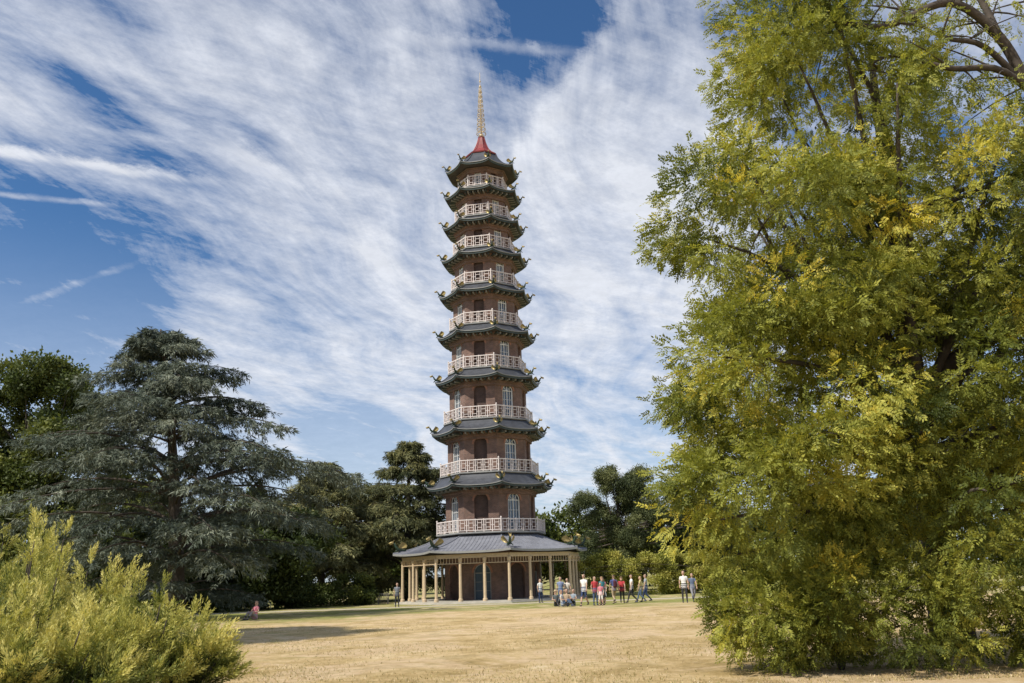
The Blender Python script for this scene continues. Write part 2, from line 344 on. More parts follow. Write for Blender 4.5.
# ---- juniper shrubs lower left
def juniper(name,x,y,stems,mat):
    mb=MB(); C=[];A=[];T=[]
    for (bx,by,tx,ty,tz) in stems:
        s=np.array([x+bx,y+by,0.]); e=np.array([x+tx,y+ty,tz]); m=(s+e)/2+[(e-s)[0]*.15,0,-.05*tz]
        pp=np.array(bez(s,m,e,9)); mb.tube([tuple(q) for q in pp],[.045*(1-.85*k/8) for k in range(9)],5,0)
        bt=rng.normal(.46,.18)
        npl=10
        for j in range(npl+1):
            t0=.25+.75*j/npl; q0=(1-t0)**2*s+2*t0*(1-t0)*m+t0*t0*e; tan=unit(e-m)
            a=rng.uniform(0,6.28); od=unit(tan*.9+np.array([math.cos(a),math.sin(a),-.05])*(.75 if j<npl else .05)); Lp=(.42*(1.15-t0)+.20)*rng.uniform(.7,1.4)
            n=8; t=rng.uniform(.0,1.,n); q=q0+od*(t*Lp)[:,None]; g=rng.normal(0,1,(n,3)); g/=np.linalg.norm(g,axis=1,keepdims=True)
            C.append(q+g*(.055*(1.1-t))[:,None]); A.append(od+g*.32); T.append(bt+rng.normal(0,.05,n)+.42*(t-.4)+.42*(t0-.62)-.2*(q[:,2]<.6))  # shade in the gaps put into the tint: darker at bases and low down
    C=np.concatenate(C);A=np.concatenate(A);T=np.concatenate(T); k=C[:,2]>.05; C,A,T=C[k],A[k],T[k]
    v,t=scatter(C,A,rng.uniform(.16,.27,len(C)),T,TJ,1.); return tree_obj(name,mb,[(v,t,1)],[m_bark,mat],(x,y,0))
def stems(n,rx,ry,h0,h1,out=.5,lx=0):
    S=[]
    for i in range(n):
        a=rng.uniform(0,6.28); r=rng.uniform(0,1)**.6; bx,by=rx*.8*r*math.cos(a),ry*.8*r*math.sin(a)
        h=(h1-(h1-h0)*r**1.6)*rng.uniform(.45,1.18); S.append((bx,by,bx+out*math.cos(a)*r*rng.uniform(.5,1.6)+lx*rng.uniform(0,1),by+out*math.sin(a)*r,h))
    return S
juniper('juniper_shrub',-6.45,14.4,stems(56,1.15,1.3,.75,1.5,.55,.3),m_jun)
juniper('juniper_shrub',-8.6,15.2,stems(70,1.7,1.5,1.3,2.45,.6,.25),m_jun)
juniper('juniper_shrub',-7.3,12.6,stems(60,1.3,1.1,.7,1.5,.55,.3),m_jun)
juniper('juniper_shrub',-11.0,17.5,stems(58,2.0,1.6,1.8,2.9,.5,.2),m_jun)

# ---- short dry grass blades
n=60000; gy=14+26*rng.uniform(0,1,n)**1.5; gx=rng.uniform(-1,1,n)*gy*.62
pm=np.sin(gx*.9+1.3*np.sin(gy*.5))+np.sin(gy*.8+gx*.35+2)+rng.normal(0,.7,n); k=pm>0; gx,gy=gx[k],gy[k]; n=len(gx)
h=rng.uniform(.012,.045,n); w=rng.uniform(.006,.012,n); a=rng.uniform(0,6.28,n); lx,ly=rng.normal(0,.02,n),rng.normal(0,.02,n)
gv=np.stack([np.stack([gx-w*np.cos(a),gy-w*np.sin(a),0*h],1),np.stack([gx+w*np.cos(a),gy+w*np.sin(a),0*h],1),np.stack([gx+lx+w*.2,gy+ly,h],1),np.stack([gx+lx-w*.2,gy+ly,h],1)],1).reshape(-1,3)
m_blade=leafmat('dry_grass',[(0,(.20,.20,.055)),(.35,(.42,.33,.14)),(.7,(.62,.49,.27)),(1,(.74,.62,.42))],.2)
tree_obj('grass',MB(),[(gv,np.repeat(rng.normal(.45,.25,n),4),0)],[m_blade],(0,0,0))

# ------------------------------------------------------------------ pagoda
def brickmat(name,c1,c2,mo):
    global nt,L
    m,nt=newmat(name); L=nt.links.new
    uv=N(nt,'ShaderNodeUVMap'); uv.uv_map='UVMap'; bt=N(nt,'ShaderNodeTexBrick'); L(uv.outputs[0],bt.inputs['Vector'])
    setin(bt,Scale=1.0); bt.inputs['Color1'].default_value=(*c1,1); bt.inputs['Color2'].default_value=(*c2,1); bt.inputs['Mortar'].default_value=(*mo,1); bt.inputs['Mortar Size'].default_value=.008; bt.inputs['Brick Width'].default_value=.23; bt.inputs['Row Height'].default_value=.078
    tc=N(nt,'ShaderNodeTexCoord'); n1=N(nt,'ShaderNodeTexNoise'); setin(n1,Scale=.9,Detail=7.,Roughness=.7); L(tc.outputs['Object'],n1.inputs['Vector'])
    hs=N(nt,'ShaderNodeHueSaturation'); L(bt.outputs['Color'],hs.inputs['Color']); mr=N(nt,'ShaderNodeMapRange'); L(n1.outputs['Fac'],mr.inputs[0]); mr.inputs[1].default_value=.3; mr.inputs[2].default_value=.7; mr.inputs[3].default_value=.65; mr.inputs[4].default_value=1.4; L(mr.outputs[0],hs.inputs['Value'])
    p=N(nt,'ShaderNodeBsdfPrincipled'); L(hs.outputs[0],p.inputs['Base Color']); setin(p,Roughness=.9)
    o=N(nt,'ShaderNodeOutputMaterial'); L(p.outputs[0],o.inputs[0]); return m
m_brick=brickmat('brick',(.185,.098,.074),(.11,.062,.052),(.22,.18,.15))
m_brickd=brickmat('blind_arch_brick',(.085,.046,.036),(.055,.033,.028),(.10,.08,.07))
m_arch=simple('rubbed_brick_arch',(.30,.15,.10),.85,.2,6)
m_roof=simple('slate_roof',(.20,.205,.235),.5,.22,1.6,bump=.15)
m_roofd=simple('dark_metal_roof',(.060,.064,.076),.45,.3,2)
m_white=simple('painted_balustrade',(.74,.66,.63),.6,.08,4)
m_cream=simple('painted_column',(.58,.45,.30),.6,.12,5)
m_trimg=simple('dark_eave_trim',(.045,.06,.055),.5,.2,3)
m_trimw=simple('painted_pale_trim',(.28,.28,.27),.5,.15,3)
m_soff=simple('soffit_timber',(.07,.06,.058),.8,.2,3)
m_red=simple('red_copper_roof',(.22,.035,.035),.45,.3,2)
m_gold=simple('gilding',(.58,.46,.28),.45,.15,6,metal=.4)
m_dgreen=simple('dragon_scales',(.03,.055,.035),.4,.4,8)
m_dgold=simple('dragon_gilding',(.40,.31,.13),.45,.3,6,metal=.3)
m_frame=simple('window_paint',(.78,.78,.76),.5,.05,4)
m_glass=simple('window_glass',(.07,.10,.15),.08,.2,1,spec=1.)
m_door=simple('door_paint',(.05,.08,.11),.4,.15,3)
m_stone=simple('stone_plinth',(.45,.42,.36),.85,.15,2)
PX,PY=-2.33,75.3
pag=empty('pagoda',(PX,PY,-.2))
PH0=R(-101); C8=math.cos(math.pi/8); S8=math.sin(math.pi/8)
def fr(k): a=PH0+k*math.pi/4; return (math.cos(a),math.sin(a)),(-math.sin(a),math.cos(a))
def FP(k,u,w,z):
    n,t=fr(k); return (n[0]*w+t[0]*u,n[1]*w+t[1]*u,z)
def fbox(mb,k,u0,u1,w0,w1,z0,z1,mat=0):
    mb.box8([FP(k,u0,w0,z0),FP(k,u1,w0,z0),FP(k,u1,w1,z0),FP(k,u0,w1,z0),FP(k,u0,w0,z1),FP(k,u1,w0,z1),FP(k,u1,w1,z1),FP(k,u0,w1,z1)],mat)
def corner(k,r,z):
    a=PH0+(k+.5)*math.pi/4; return (r*math.cos(a),r*math.sin(a),z)
def ring(mb,prof,mat=0,closeTop=False,closeBot=False):
    vs=[corner(k,r,z) for r,z in prof for k in range(8)]; n=len(prof)
    fs=[(i*8+k,i*8+(k+1)%8,(i+1)*8+(k+1)%8,(i+1)*8+k) for i in range(n-1) for k in range(8)]
    if closeTop: fs.append(tuple((n-1)*8+k for k in range(8)))
    if closeBot: fs.append(tuple(range(8)))
    mb.add(vs,fs,mat)
decks=[.18,5.53,10.47,15.1,19.66,23.75,27.6,31.15,34.4,37.5]
Rw=[4.1,3.95,3.72,3.5,3.24,3.05,2.85,2.62,2.4,2.15]
Rb=[0,4.78,4.42,4.05,3.62,3.44,3.22,3.0,2.78,2.42]
Re=[0,5.45,5.05,4.7,4.45,4.25,4.02,3.84,3.66,3.5]
drop=[0,1.15,1.08,1.0,.95,.9,.85,.8,.75]
walls=MB(); gl=MB(); arc=MB()
def wallface(k,Rc,z0,z1,a,sill,spring,glazed,door=False):
    W=Rc*S8; w=Rc*C8; A=[(-a,sill),(-a,spring)]+[(-a*math.cos(t),spring+a*math.sin(t)) for t in np.linspace(0,math.pi,13)[1:-1]]+[(a,spring),(a,sill)]
    half=len(A)//2
    def add(pts,mat=0,ww=w): walls.add([FP(k,u,ww,z) for u,z in pts],[tuple(range(len(pts)))],mat,[(u+k*3.1,z) for u,z in pts])
    if sill>z0+.01: add([(-W,z0),(W,z0),(W,sill),(-W,sill)])
    add([(-W,sill)]+A[:half+1]+[(0,z1),(-W,z1)]); add([(W,sill)]+A[::-1][:half+1]+[(0,z1),(W,z1)])
    dep=.28 if glazed else .22
    vs=[];uvs=[]
    for u,z in A: vs+= [FP(k,u,w,z),FP(k,u,w-dep,z)]; uvs+=[(u,z),(u+dep,z)]
    walls.add(vs,[(2*i,2*i+1,2*i+3,2*i+2) for i in range(len(A)-1)],0,uvs)
    walls.add([FP(k,-a,w,sill),FP(k,a,w,sill),FP(k,a,w-dep,sill),FP(k,-a,w-dep,sill)],[(0,1,2,3)],2)
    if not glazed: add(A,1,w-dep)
    o=a+.17; B=[(-o*math.cos(t),spring+o*math.sin(t)) for t in np.linspace(0,math.pi,13)]; I=[(-a*math.cos(t),spring+a*math.sin(t)) for t in np.linspace(0,math.pi,13)]
    vs=[FP(k,u,w+.03,z) for u,z in I]+[FP(k,u,w+.03,z) for u,z in B]+[FP(k,u,w-.01,z) for u,z in B]
    arc.add(vs,[(i,i+1,13+i+1,13+i) for i in range(12)]+[(13+i,14+i,27+i,26+i) for i in range(12)],0)
    fbox(arc,k,-a-.12,a+.12,w+.004,w+.09,sill-.12,sill-.002,1)
    if glazed:
        gl.add([FP(k,u,w-.22,z) for u,z in A],[tuple(range(len(A)))],2 if door else 1)
        f=.085
        for sg in (-1,1): fbox(gl,k,min(sg*a,sg*(a-f)),max(sg*a,sg*(a-f)),w-.20,w-.08,sill,spring,0 if not door else 3)
        I2=[(-(a-f)*math.cos(t),spring+(a-f)*math.sin(t)) for t in np.linspace(0,math.pi,13)]
        gl.add([FP(k,u,w-.08,z) for u,z in I]+[FP(k,u,w-.08,z) for u,z in I2],[(i,i+1,14+i,13+i) for i in range(12)],0 if not door else 3)
        fbox(gl,k,-a,a,w-.21,w-.13,spring-.04,spring+.03,0 if not door else 3); fbox(gl,k,-.028,.028,w-.21,w-.135,sill,spring+a-.03,0 if not door else 3)
        for q in (.33,.66):
            zz=sill+(spring-sill)*q; fbox(gl,k,-a+f,a-f,w-.21,w-.15,zz-.014,zz+.014,0 if not door else 3)
        if not door:
            for sg in (-.5,.5): fbox(gl,k,sg*a-.014,sg*a+.014,w-.21,w-.15,sill,spring+a*.75)
            for t in (R(45),R(135)):
                u1,z1=(a-.04)*math.cos(t),(a-.04)*math.sin(t)
                gl.tube([FP(k,0,w-.17,spring),FP(k,u1,w-.17,spring+z1)],[.018,.018],4)
for i in range(10):
    z0=decks[i]; z1=(decks[i+1]-.2) if i<9 else 39.75
    Hs=((decks[i+1]-(drop[i] if i else 1.6))-z0) if i<9 else 1.95
    for k in range(8):
        W=Rw[i]*S8; a=min(.60,W*.40); 
        glz=(k%2==1) if i<9 else (k%2==0)
        if i==0: wallface(k,Rw[0],z0,5.3,.72,z0+.02,z0+2.1,k%2==0,True)
        else: wallface(k,Rw[i],z0,z1,a,z0+.16,z0+Hs*.84-a,glz)
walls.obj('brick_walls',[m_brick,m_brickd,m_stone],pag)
arc.obj('arches_and_sills',[m_arch,m_stone],pag); gl.obj('windows',[m_frame,m_glass,m_door,m_trimw],pag)
mb=MB(); ring(mb,[(8.35,-.05),(8.35,.07),(8.0,.071),(8.0,.18),(0.5,.181)],0,True); mb.obj('plinth',[m_stone],pag)
def skirt(mb,ri,zi,re,ze,lift,mat,nu=10,nr=6,sag=.18,thick=0):
    for k in range(8):
        vs=[];uv=[]
        for j in range(nr+1):
            t=j/nr; r=ri+(re-ri)*t; zc=zi+(ze-zi)*t-sag*math.sin(math.pi*t)*(zi-ze)
            for i in range(nu+1):
                s=i/nu*2-1; z=zc+lift*abs(s)**3*t**2-thick
                rr=r*(1+ .02*abs(s)**4*t)
                vs.append(FP(k,s*rr*S8,rr*C8,z)); uv.append((s*rr*S8,t*4))
        n1=nu+1; mb.add(vs,[(j*n1+i,j*n1+i+1,(j+1)*n1+i+1,(j+1)*n1+i) for j in range(nr) for i in range(nu)],mat,uv)
def fascia(mb,re,ze,lift,h,out,mat,nu=10,dz=0.):
    for k in range(8):
        vs=[]
        for i in range(nu+1):
            s=i/nu*2-1; z=ze+lift*abs(s)**3+dz; rr=re*(1+.02*abs(s)**4)+out
            for (a,b) in ((0,0),(0,-h),(-.14,-h)): vs.append(FP(k,s*(rr+a)*S8,(rr+a)*C8,z+b))
        mb.add(vs,[(3*i,3*i+3,3*i+4,3*i+1) for i in range(nu)]+[(3*i+1,3*i+4,3*i+5,3*i+2) for i in range(nu)],mat)
def hips(mb,ri,zi,re,ze,lift,rad,mat,sag=.18):
    for k in range(8):
        pts=[]
        for j in range(9):
            t=j/8; r=ri+(re-ri)*t; z=zi+(ze-zi)*t-sag*math.sin(math.pi*t)*(zi-ze)+lift*t**2
            pts.append(corner(k,r*(1+.02*t),z+.02))
        mb.tube(pts,[rad]*9,6,mat)
roofs=MB(); bal=MB()
RE=8.3
skirt(roofs,4.15,5.40,RE,3.95,.12,0,12,8,.10); fascia(roofs,RE,3.95,.12,.16,.01,2,12); hips(roofs,4.15,5.40,RE,3.95,.12,.055,0,.10)
skirt(roofs,4.15,5.2,RE-.05,3.80,.12,3,8,3,.0)
for k in range(8):
    for q in range(-9,10):
        s=q/10
        pts=[]
        for j in range(7):
            t=j/6; u=s*RE*S8*1.0
            r=4.15+(RE-4.15)*t
            if abs(u)>r*S8*.985: continue
            z=5.40-1.45*t-.10*math.sin(math.pi*t)*1.45+.12*abs(u/(r*S8))**3*t*t
            pts.append(FP(k,u,r*C8,z+.012))
        if len(pts)>1: roofs.tube(pts,[.018]*len(pts),4,0)
for i in range(1,9):
    zd=decks[i+1]; ze=zd-drop[i]; rb=Rb[i+1]; re=Re[i]; lf=.20
    skirt(roofs,rb-.12,zd-.14,re,ze,lf,1); hips(roofs,rb-.12,zd-.14,re,ze,lf,.05,1)
    fascia(roofs,re,ze,lf,.06,.012,2); fascia(roofs,re-.06,ze,lf,.16,.0,4,dz=-.062)
    skirt(roofs,Rw[i]+.05,ze-.12,re-.08,ze-.20,lf,3,8,3,0)
    ring(roofs,[(Rw[i]+.02,ze-.75),(Rw[i]+.16,ze-.7),(Rw[i]+.16,ze-.52),(Rw[i]+.3,ze-.46),(Rw[i]+.3,ze-.3),(Rw[i]+.5,ze-.22),(Rw[i]+.5,ze-.1)],5)
    for k in range(8):
        nb=9
        for q in range(nb):
            u=(q/(nb-1)*2-1)*(Rw[i]+.3)*S8*.93; fbox(roofs,k,u-.05,u+.05,(Rw[i]+.3)*C8,(re-.3)*C8,ze-.34,ze-.185,2 if q%2 else 4)
zt=39.45
skirt(roofs,1.45,41.45,3.5,zt,.22,1,10,8,.22); hips(roofs,1.45,41.45,3.5,zt,.22,.05,1,.22); fascia(roofs,3.5,zt,.22,.06,.012,2); fascia(roofs,3.44,zt,.22,.16,0,4,dz=-.062)
skirt(roofs,Rw[9]+.05,zt-.1,3.42,zt-.2,.22,3,8,3,0); ring(roofs,[(Rw[9]+.02,zt-.6),(Rw[9]+.2,zt-.5),(Rw[9]+.2,zt-.3),(Rw[9]+.4,zt-.2)],5)
roofs.obj('roofs',[m_roof,m_roofd,m_trimw,m_soff,m_trimg,m_brick],pag)
mb=MB(); ring(mb,[(1.62,41.3),(1.66,41.42),(1.5,41.5),(1.15,41.75),(.85,42.1),(.6,42.6),(.42,43.1),(.32,43.5),(.36,43.6),(.2,43.7)],0,True); 
for k in range(8): mb.tube([corner(k,r,z) for r,z in [(1.5,41.5),(1.15,41.75),(.85,42.1),(.6,42.6),(.42,43.1),(.32,43.5)]],[.04]*6,5,0)
mb.obj('red_cupola_roof',[m_red],pag)
mb=MB(); mb.tube([(0,0,43.6),(0,0,50.9)],[.07,.02],8,0)
def torus(mb,r,z,t,mat=0,n=16):
    pts=[(r*math.cos(a),r*math.sin(a),z) for a in np.linspace(0,2*math.pi,n+1)]; mb.tube(pts,[t]*(n+1),5,mat,False)
for j in range(10):
    z=44.0+j*.52; r=.46*(1-j/10*.74); torus(mb,r,z,.035)
    for q in range(6):
        a=q*math.pi/3; mb.tube([(r*math.cos(a),r*math.sin(a),z),(r*.86*math.cos(a+.5),r*.86*math.sin(a+.5),z+.52)],[.018,.018],4)
        mb.tube([(r*math.cos(a),r*math.sin(a),z),(0,0,z)],[.015,.015],4)
for z,r in ((43.75,.26),(49.3,.13),(49.9,.09)):
    mb.tube([(0,0,z-r),(0,0,z-r*.7),(0,0,z),(0,0,z+r*.7),(0,0,z+r)],[.03,r*.75,r,r*.75,.03],12,0)
mb.obj('gilded_finial',[m_gold],pag,True)
for i in range(1,10):
    zd=decks[i]; rb=Rb[i]; ring(bal,[(Rw[i]-.05,zd-.14),(rb,zd-.14),(rb+.03,zd-.1),(rb+.03,zd-.02),(rb,zd),(Rw[i]-.05,zd)],1)
    rr=rb-.06; w=rr*C8; U=rr*S8; h=1.0
    for k in range(8):
        for (za,zb,t) in ((h-.05,h+.02,.045),(.1,.15,.025)): fbox(bal,k,-U+.04,U-.04,w-t,w+t,zd+za,zd+zb)
        npan=5 if i<3 else (4 if i<6 else 3); pw=2*U/npan
        for q in range(npan):
            u0=-U+q*pw; u1=u0+pw
            if q: fbox(bal,k,u0-.03,u0+.03,w-.035,w+.035,zd+.002,zd+h+.05)
            a,b=u0+pw*.24,u1-pw*.24; c,d=zd+.35,zd+.72; t=.018
            for (x0,x1,y0,y1) in ((a,b,c-t,c+t),(a,b,d-t,d+t)): fbox(bal,k,x0,x1,w-.018,w+.018,y0,y1)
            for x in (a,b): fbox(bal,k,x-t,x+t,w-.02,w+.02,zd+.14,zd+h-.05)
            zm=(c+d)/2; fbox(bal,k,u0+.04,a,w-.018,w+.018,zm-t,zm+t); fbox(bal,k,b,u1-.04,w-.018,w+.018,zm-t,zm+t)
    for k in range(8): 
        x,y,_=corner(k,rr,0); bal.tube([(x,y,zd+.002),(x,y,zd+h+.08)],[.055,.055],8); bal.tube([(x,y,zd+h+.08),(x,y,zd+h+.13),(x,y,zd+h+.19)],[.07,.07,.01],8)
bal.obj('balustrades',[m_white,m_trimw],pag)
mb=MB(); rc=7.65
for k in range(8):
    U=rc*S8; w=rc*C8
    fbox(mb,k,-U,U,w-.07,w+.07,3.42,3.72); fbox(mb,k,-U,U,w-.03,w+.03,3.0,3.05)
    for q in range(24):
        u=-U+(q+.5)*2*U/24; fbox(mb,k,u-.015,u+.015,w-.02,w+.02,3.05,3.42)
    for q in range(3):
        u=-U+q*2*U/3; P=FP(k,u,w,0); 
        mb.tube([(P[0],P[1],.18),(P[0],P[1],.36),(P[0],P[1],.40),(P[0],P[1],3.2),(P[0],P[1],3.25),(P[0],P[1],3.42)],[.18,.18,.125,.105,.16,.16],12)
    for q in range(-2,3):
        u=q*U/2.6; fbox(mb,k,u*.6-.05,u*.6+.05,4.1*C8,w,3.50,3.66,1)
mb.obj('colonnade',[m_cream,m_soff],pag,False)
dm=MB()
dm.tube([(-.55,0,.02),(-.35,.05,.10),(-.1,-.05,.14),(.15,.03,.2),(.35,0,.38),(.42,0,.58),(.55,0,.66)],[.02,.06,.10,.12,.10,.075,.06],8,0)
dm.tube([(.5,0,.66),(.62,0,.70),(.74,0,.68),(.88,0,.63)],[.07,.105,.075,.045],8,1); dm.tube([(.6,0,.62),(.82,0,.55)],[.05,.025],6,1)
for sg in (-1,1):
    dm.tube([(.56,sg*.05,.75),(.46,sg*.1,.9)],[.025,.005],5,1)
    dm.tube([(.2,sg*.08,.2),(.3,sg*.2,.08),(.42,sg*.2,.0)],[.05,.04,.03],6,0)
    w=[(.15,sg*.08,.28),(-.15,sg*.35,.72),(-.38,sg*.48,.60),(-.5,sg*.45,.42),(-.45,sg*.3,.28),(-.2,sg*.1,.18)]
    dm.add(w+[(p[0],p[1]+.03*sg,p[2]+.02) for p in w],[tuple(range(6)),tuple(range(11,5,-1))]+[(j,(j+1)%6,6+(j+1)%6,6+j) for j in range(6)],1)
for j in range(5): x=-.3+j*.13; dm.tube([(x,0,.18+j*.02),(x-.03,0,.32+j*.02)],[.03,.005],4,1)
dme=None
def dragon(k,r,z,s):
    global dme
    if dme is None:
        ob=dm.obj('dragon',[m_dgreen,m_dgold],pag,True); dme=ob.data
    else: ob=link(bpy.data.objects.new('dragon',dme),pag)
    a=PH0+(k+.5)*math.pi/4; ob.location=corner(k,r,z); ob.rotation_euler=(0,0,a); ob.scale=(s,s,s)
for k in range(8):
    dragon(k,7.85,4.22,1.1)
    for i in range(1,9): dragon(k,Re[i]-.12,decks[i+1]-drop[i]+.26,.84-.02*i)
    dragon(k,3.38,zt+.30,.66)

# ------------------------------------------------------------------ people
mats_cache={}
def cm(name,col,rough=.8):
    key=(name,col)
    if key not in mats_cache: mats_cache[key]=simple(name,col,rough,.12,20)
    return mats_cache[key]
SK=(.52,.33,.24)
def person(name,x,y,yaw,shirt,legs,hair=(.05,.03,.02),pose='stand',H=1.7,shorts=False,skirt=False,longhair=False,skin=SK,bag=None,hat=None):
    x*=.91; y*=.91
    s=H/1.7; mb=MB()
    sit=pose=='sit'
    hz=.13 if sit else .88
    dz=hz-.88; lean=.10 if sit else 0.0
    def T(p):
        zz=p[2]-.88; return (p[0],p[1]-lean*zz,p[2]+dz)
    mb.tube([T((0,0,z)) for z in (.80,.88,.98,1.10,1.22,1.34,1.40,1.44)],[(.13,.10),(.165,.115),(.15,.105),(.135,.095),(.155,.108),(.175,.10),(.15,.085),(.06,.06)],14,1)
    mb.tube([T((0,0,z)) for z in (.77,.84,.92,.985)],[(.14,.11),(.172,.122),(.172,.12),(.15,.108)],14,2)
    mb.tube([T((0,0,1.42)),T((0,.005,1.48)),T((0,.01,1.54))],[.058,.05,.05],10,0)
    hd=[(1.49,.03,.035,.02),(1.515,.055,.06,.02),(1.56,.068,.082,.012),(1.61,.076,.094,.004),(1.65,.075,.094,0),(1.685,.062,.078,-.005),(1.705,.03,.04,-.005)]
    mb.tube([T((0,h[3],h[0])) for h in hd],[(h[1],h[2]) for h in hd],14,0)
    mb.tube([T((0,.085,1.62)),T((0,.112,1.59)),T((0,.09,1.578))],[.012,.019,.012],6,0)
    for sg in (-1,1): mb.tube([T((sg*.072,-.002,1.575)),T((sg*.086,-.006,1.60)),T((sg*.078,-.006,1.63))],[.012,.018,.01],6,0)
    hc=[(1.60 if not longhair else 1.42,.06,.05,-.055),(1.62,.078,.075,-.03),(1.66,.083,.092,-.014),(1.70,.07,.08,-.012),(1.722,.03,.035,-.012)]
    mb.tube([T((0,h[3],h[0])) for h in hc],[(h[1],h[2]) for h in hc],14,3)
    if hat: mb.tube([T((0,0,1.655)),T((0,0,1.665)),T((0,0,1.67)),T((0,0,1.74)),T((0,0,1.76))],[.17,.17,.095,.085,.04],14,7)
    hands=[]
    for sg in (-1,1):
        hp=(sg*.09,0,.86+dz)
        if sit: kn=(sg*.14,.36,.42); an=(sg*.12,.62,.10); 
        elif pose=='walk': kn=(sg*.09,.17 if sg>0 else .02,.49 if sg>0 else .47); an=(sg*.085,.30 if sg>0 else -.30,.09 if sg>0 else .15)
        else: kn=(sg*.11,.02,.48); an=(sg*.115,-.01,.09)
        mid=tuple((a*.45+b*.55) for a,b in zip(hp,kn)); calf=tuple(a*.65+b*.35 for a,b in zip(kn,an)); calf=(calf[0],calf[1]-.012,calf[2])
        mb.tube([hp,mid,kn],[.092,.075,.056],10,2)
        lm=0 if (shorts or skirt) else 2
        mb.tube([kn,calf,an],[.055,.056,.038],10,lm)
        mb.tube([(an[0],an[1]-.06,an[2]-.05),(an[0],an[1],an[2]-.03),(an[0],an[1]+.09,an[2]-.055),(an[0],an[1]+.18,an[2]-.07)],[(.03,.03),(.042,.05),(.042,.035),(.035,.02)],8,4)
        sh=T((sg*.165,0,1.375)); 
        if sit: el=(sg*.27,.02,.42); wr=(sg*.18,.28,.40)
        elif pose=='walk': el=(sg*.22,-.10*sg,1.12); wr=(sg*.22,(-.12 if sg>0 else .16),.88)
        elif pose=='phone': el=(sg*.21,.03,1.12); wr=(sg*.08,.25,1.28)
        else: el=(sg*.235,-.03,1.12); wr=(sg*.225,.05,.89)
        mb.tube([T((sg*.12,0,1.385)),sh,tuple(a*.5+b*.5 for a,b in zip(sh,el))],[.05,.06,.05],10,1)
        mb.tube([tuple(a*.5+b*.5 for a,b in zip(sh,el)),el,wr],[.042,.038,.026],8,0)
        hands.append((sg,Vector(el),Vector(wr)))
    if skirt and not sit: mb.tube([(0,0,z) for z in (.48,.62,.80,.95)],[(.24,.19),(.22,.17),(.185,.14),(.15,.11)],14,2)
    if bag: mb.tube([T((0,-.11,1.0)),T((0,-.2,1.03)),T((0,-.2,1.32)),T((0,-.12,1.38))],[(.10,.03),(.13,.07),(.12,.06),(.07,.03)],10,5)
    kd=kdtree.KDTree(len(mb.v)); vm=[0]*len(mb.v)
    for f,m in zip(mb.f,mb.m):
        for i in f: vm[i]=m
    for i,v in enumerate(mb.v): kd.insert(v,i)
    kd.balance()
    me=bpy.data.meshes.new(name); me.from_pydata(mb.v,[],mb.f); tmp=bpy.data.objects.new('tmp',me); link(tmp)
    md=tmp.modifiers.new('r','REMESH'); md.mode='VOXEL'; md.voxel_size=.016; md2=tmp.modifiers.new('s','SMOOTH'); md2.iterations=2; md2.factor=.5
    dg=bpy.context.evaluated_depsgraph_get(); ev=bpy.data.meshes.new_from_object(tmp.evaluated_get(dg)); bpy.data.objects.remove(tmp)
    out=MB(); vs=[tuple(v.co) for v in ev.vertices]; fs=[tuple(p.vertices) for p in ev.polygons]; out.add(vs,fs,0); out.m=[vm[kd.find(p.center)[1]] for p in ev.polygons]
    for sg in (-1,1):
        c=T((sg*.032,.088,1.605)); out.tube([(c[0],c[1]-.006,c[2]),c,(c[0],c[1]+.007,c[2])],[.012,.013,.005],8,6)
    c=T((0,.094,1.548)); out.tube([(c[0]-.022,c[1]-.006,c[2]),c,(c[0]+.022,c[1]-.006,c[2])],[.004,.007,.004],6,8)
    for sg,el,wr in hands:
        d=(wr-el).normalized(); side=Vector((sg,0,0)); side=(side-d*side.dot(d)); side=side.normalized() if side.length>.1 else Vector((0,0,1)); fwd=d.cross(side).normalized()
        if fwd.y<0: fwd=-fwd
        out.tube([wr-d*.02,wr+d*.03,wr+d*.085],[(.022,.022),(.038,.02),(.042,.016)] ,8,0)
        for q,l in enumerate((.062,.075,.07,.055)):
            b=wr+d*.075+fwd*((q-1.5)*-.02); out.tube([b,b+d*l*.5-side*.004,b+d*l*.85-side*.018],[.0095,.0088,.006],6,0)
        b=wr+d*.03+fwd*.032; out.tube([b,b+fwd*.025+d*.025,b+fwd*.028+d*.055-side*.01],[.012,.011,.008],6,0)
    ml=[cm('skin',skin,.6),cm('shirt_cloth',shirt),cm('trouser_cloth',legs),cm('hair',hair,.5),cm('shoe_leather',(.06,.05,.05),.6),cm('bag_fabric',bag or (.1,.1,.1)),cm('eyes',(.02,.02,.02),.3),cm('hat_straw',hat or (.5,.4,.25)),cm('lips',(.35,.12,.10),.5)]
    ob=out.obj(name,ml,None,True); ob.location=(x,y,float(gz(x,y))); ob.rotation_euler=(0,0,R(yaw)); ob.scale=(s,s,s); return ob
W_=(.75,.74,.72);BK=(.03,.03,.035);NV=(.03,.05,.12);RD=(.5,.05,.06);DN=(.08,.12,.2);PK=(.6,.2,.25);TL=(.05,.25,.3);TN_=(.4,.3,.2)
person('man',4.2,58.5,150,W_,NV,pose='walk',H=1.82,shorts=True)
person('woman',5.0,59.5,200,RD,DN,pose='stand',H=1.68,longhair=True)
person('woman',5.5,59.8,30,TL,BK,(.25,.15,.07),'stand',1.67,skirt=True,longhair=True)
person('child',5.25,58.2,170,PK,W_,(.3,.2,.1),'stand',1.3,shorts=True)
person('man',3.1,60.0,170,TN_,DN,pose='sit',H=1.8)
person('woman',2.4,60.3,200,(.1,.12,.12),BK,pose='sit',H=1.7,longhair=True,hat=(.55,.45,.28))
person('man',3.6,61.2,140,(.25,.3,.35),BK,pose='sit',H=1.75)
person('woman',2.75,58.8,250,(.5,.5,.48),DN,pose='sit',H=1.7,longhair=True)
person('man',2.9,64.0,180,(.2,.25,.4),DN,pose='stand',H=1.76)
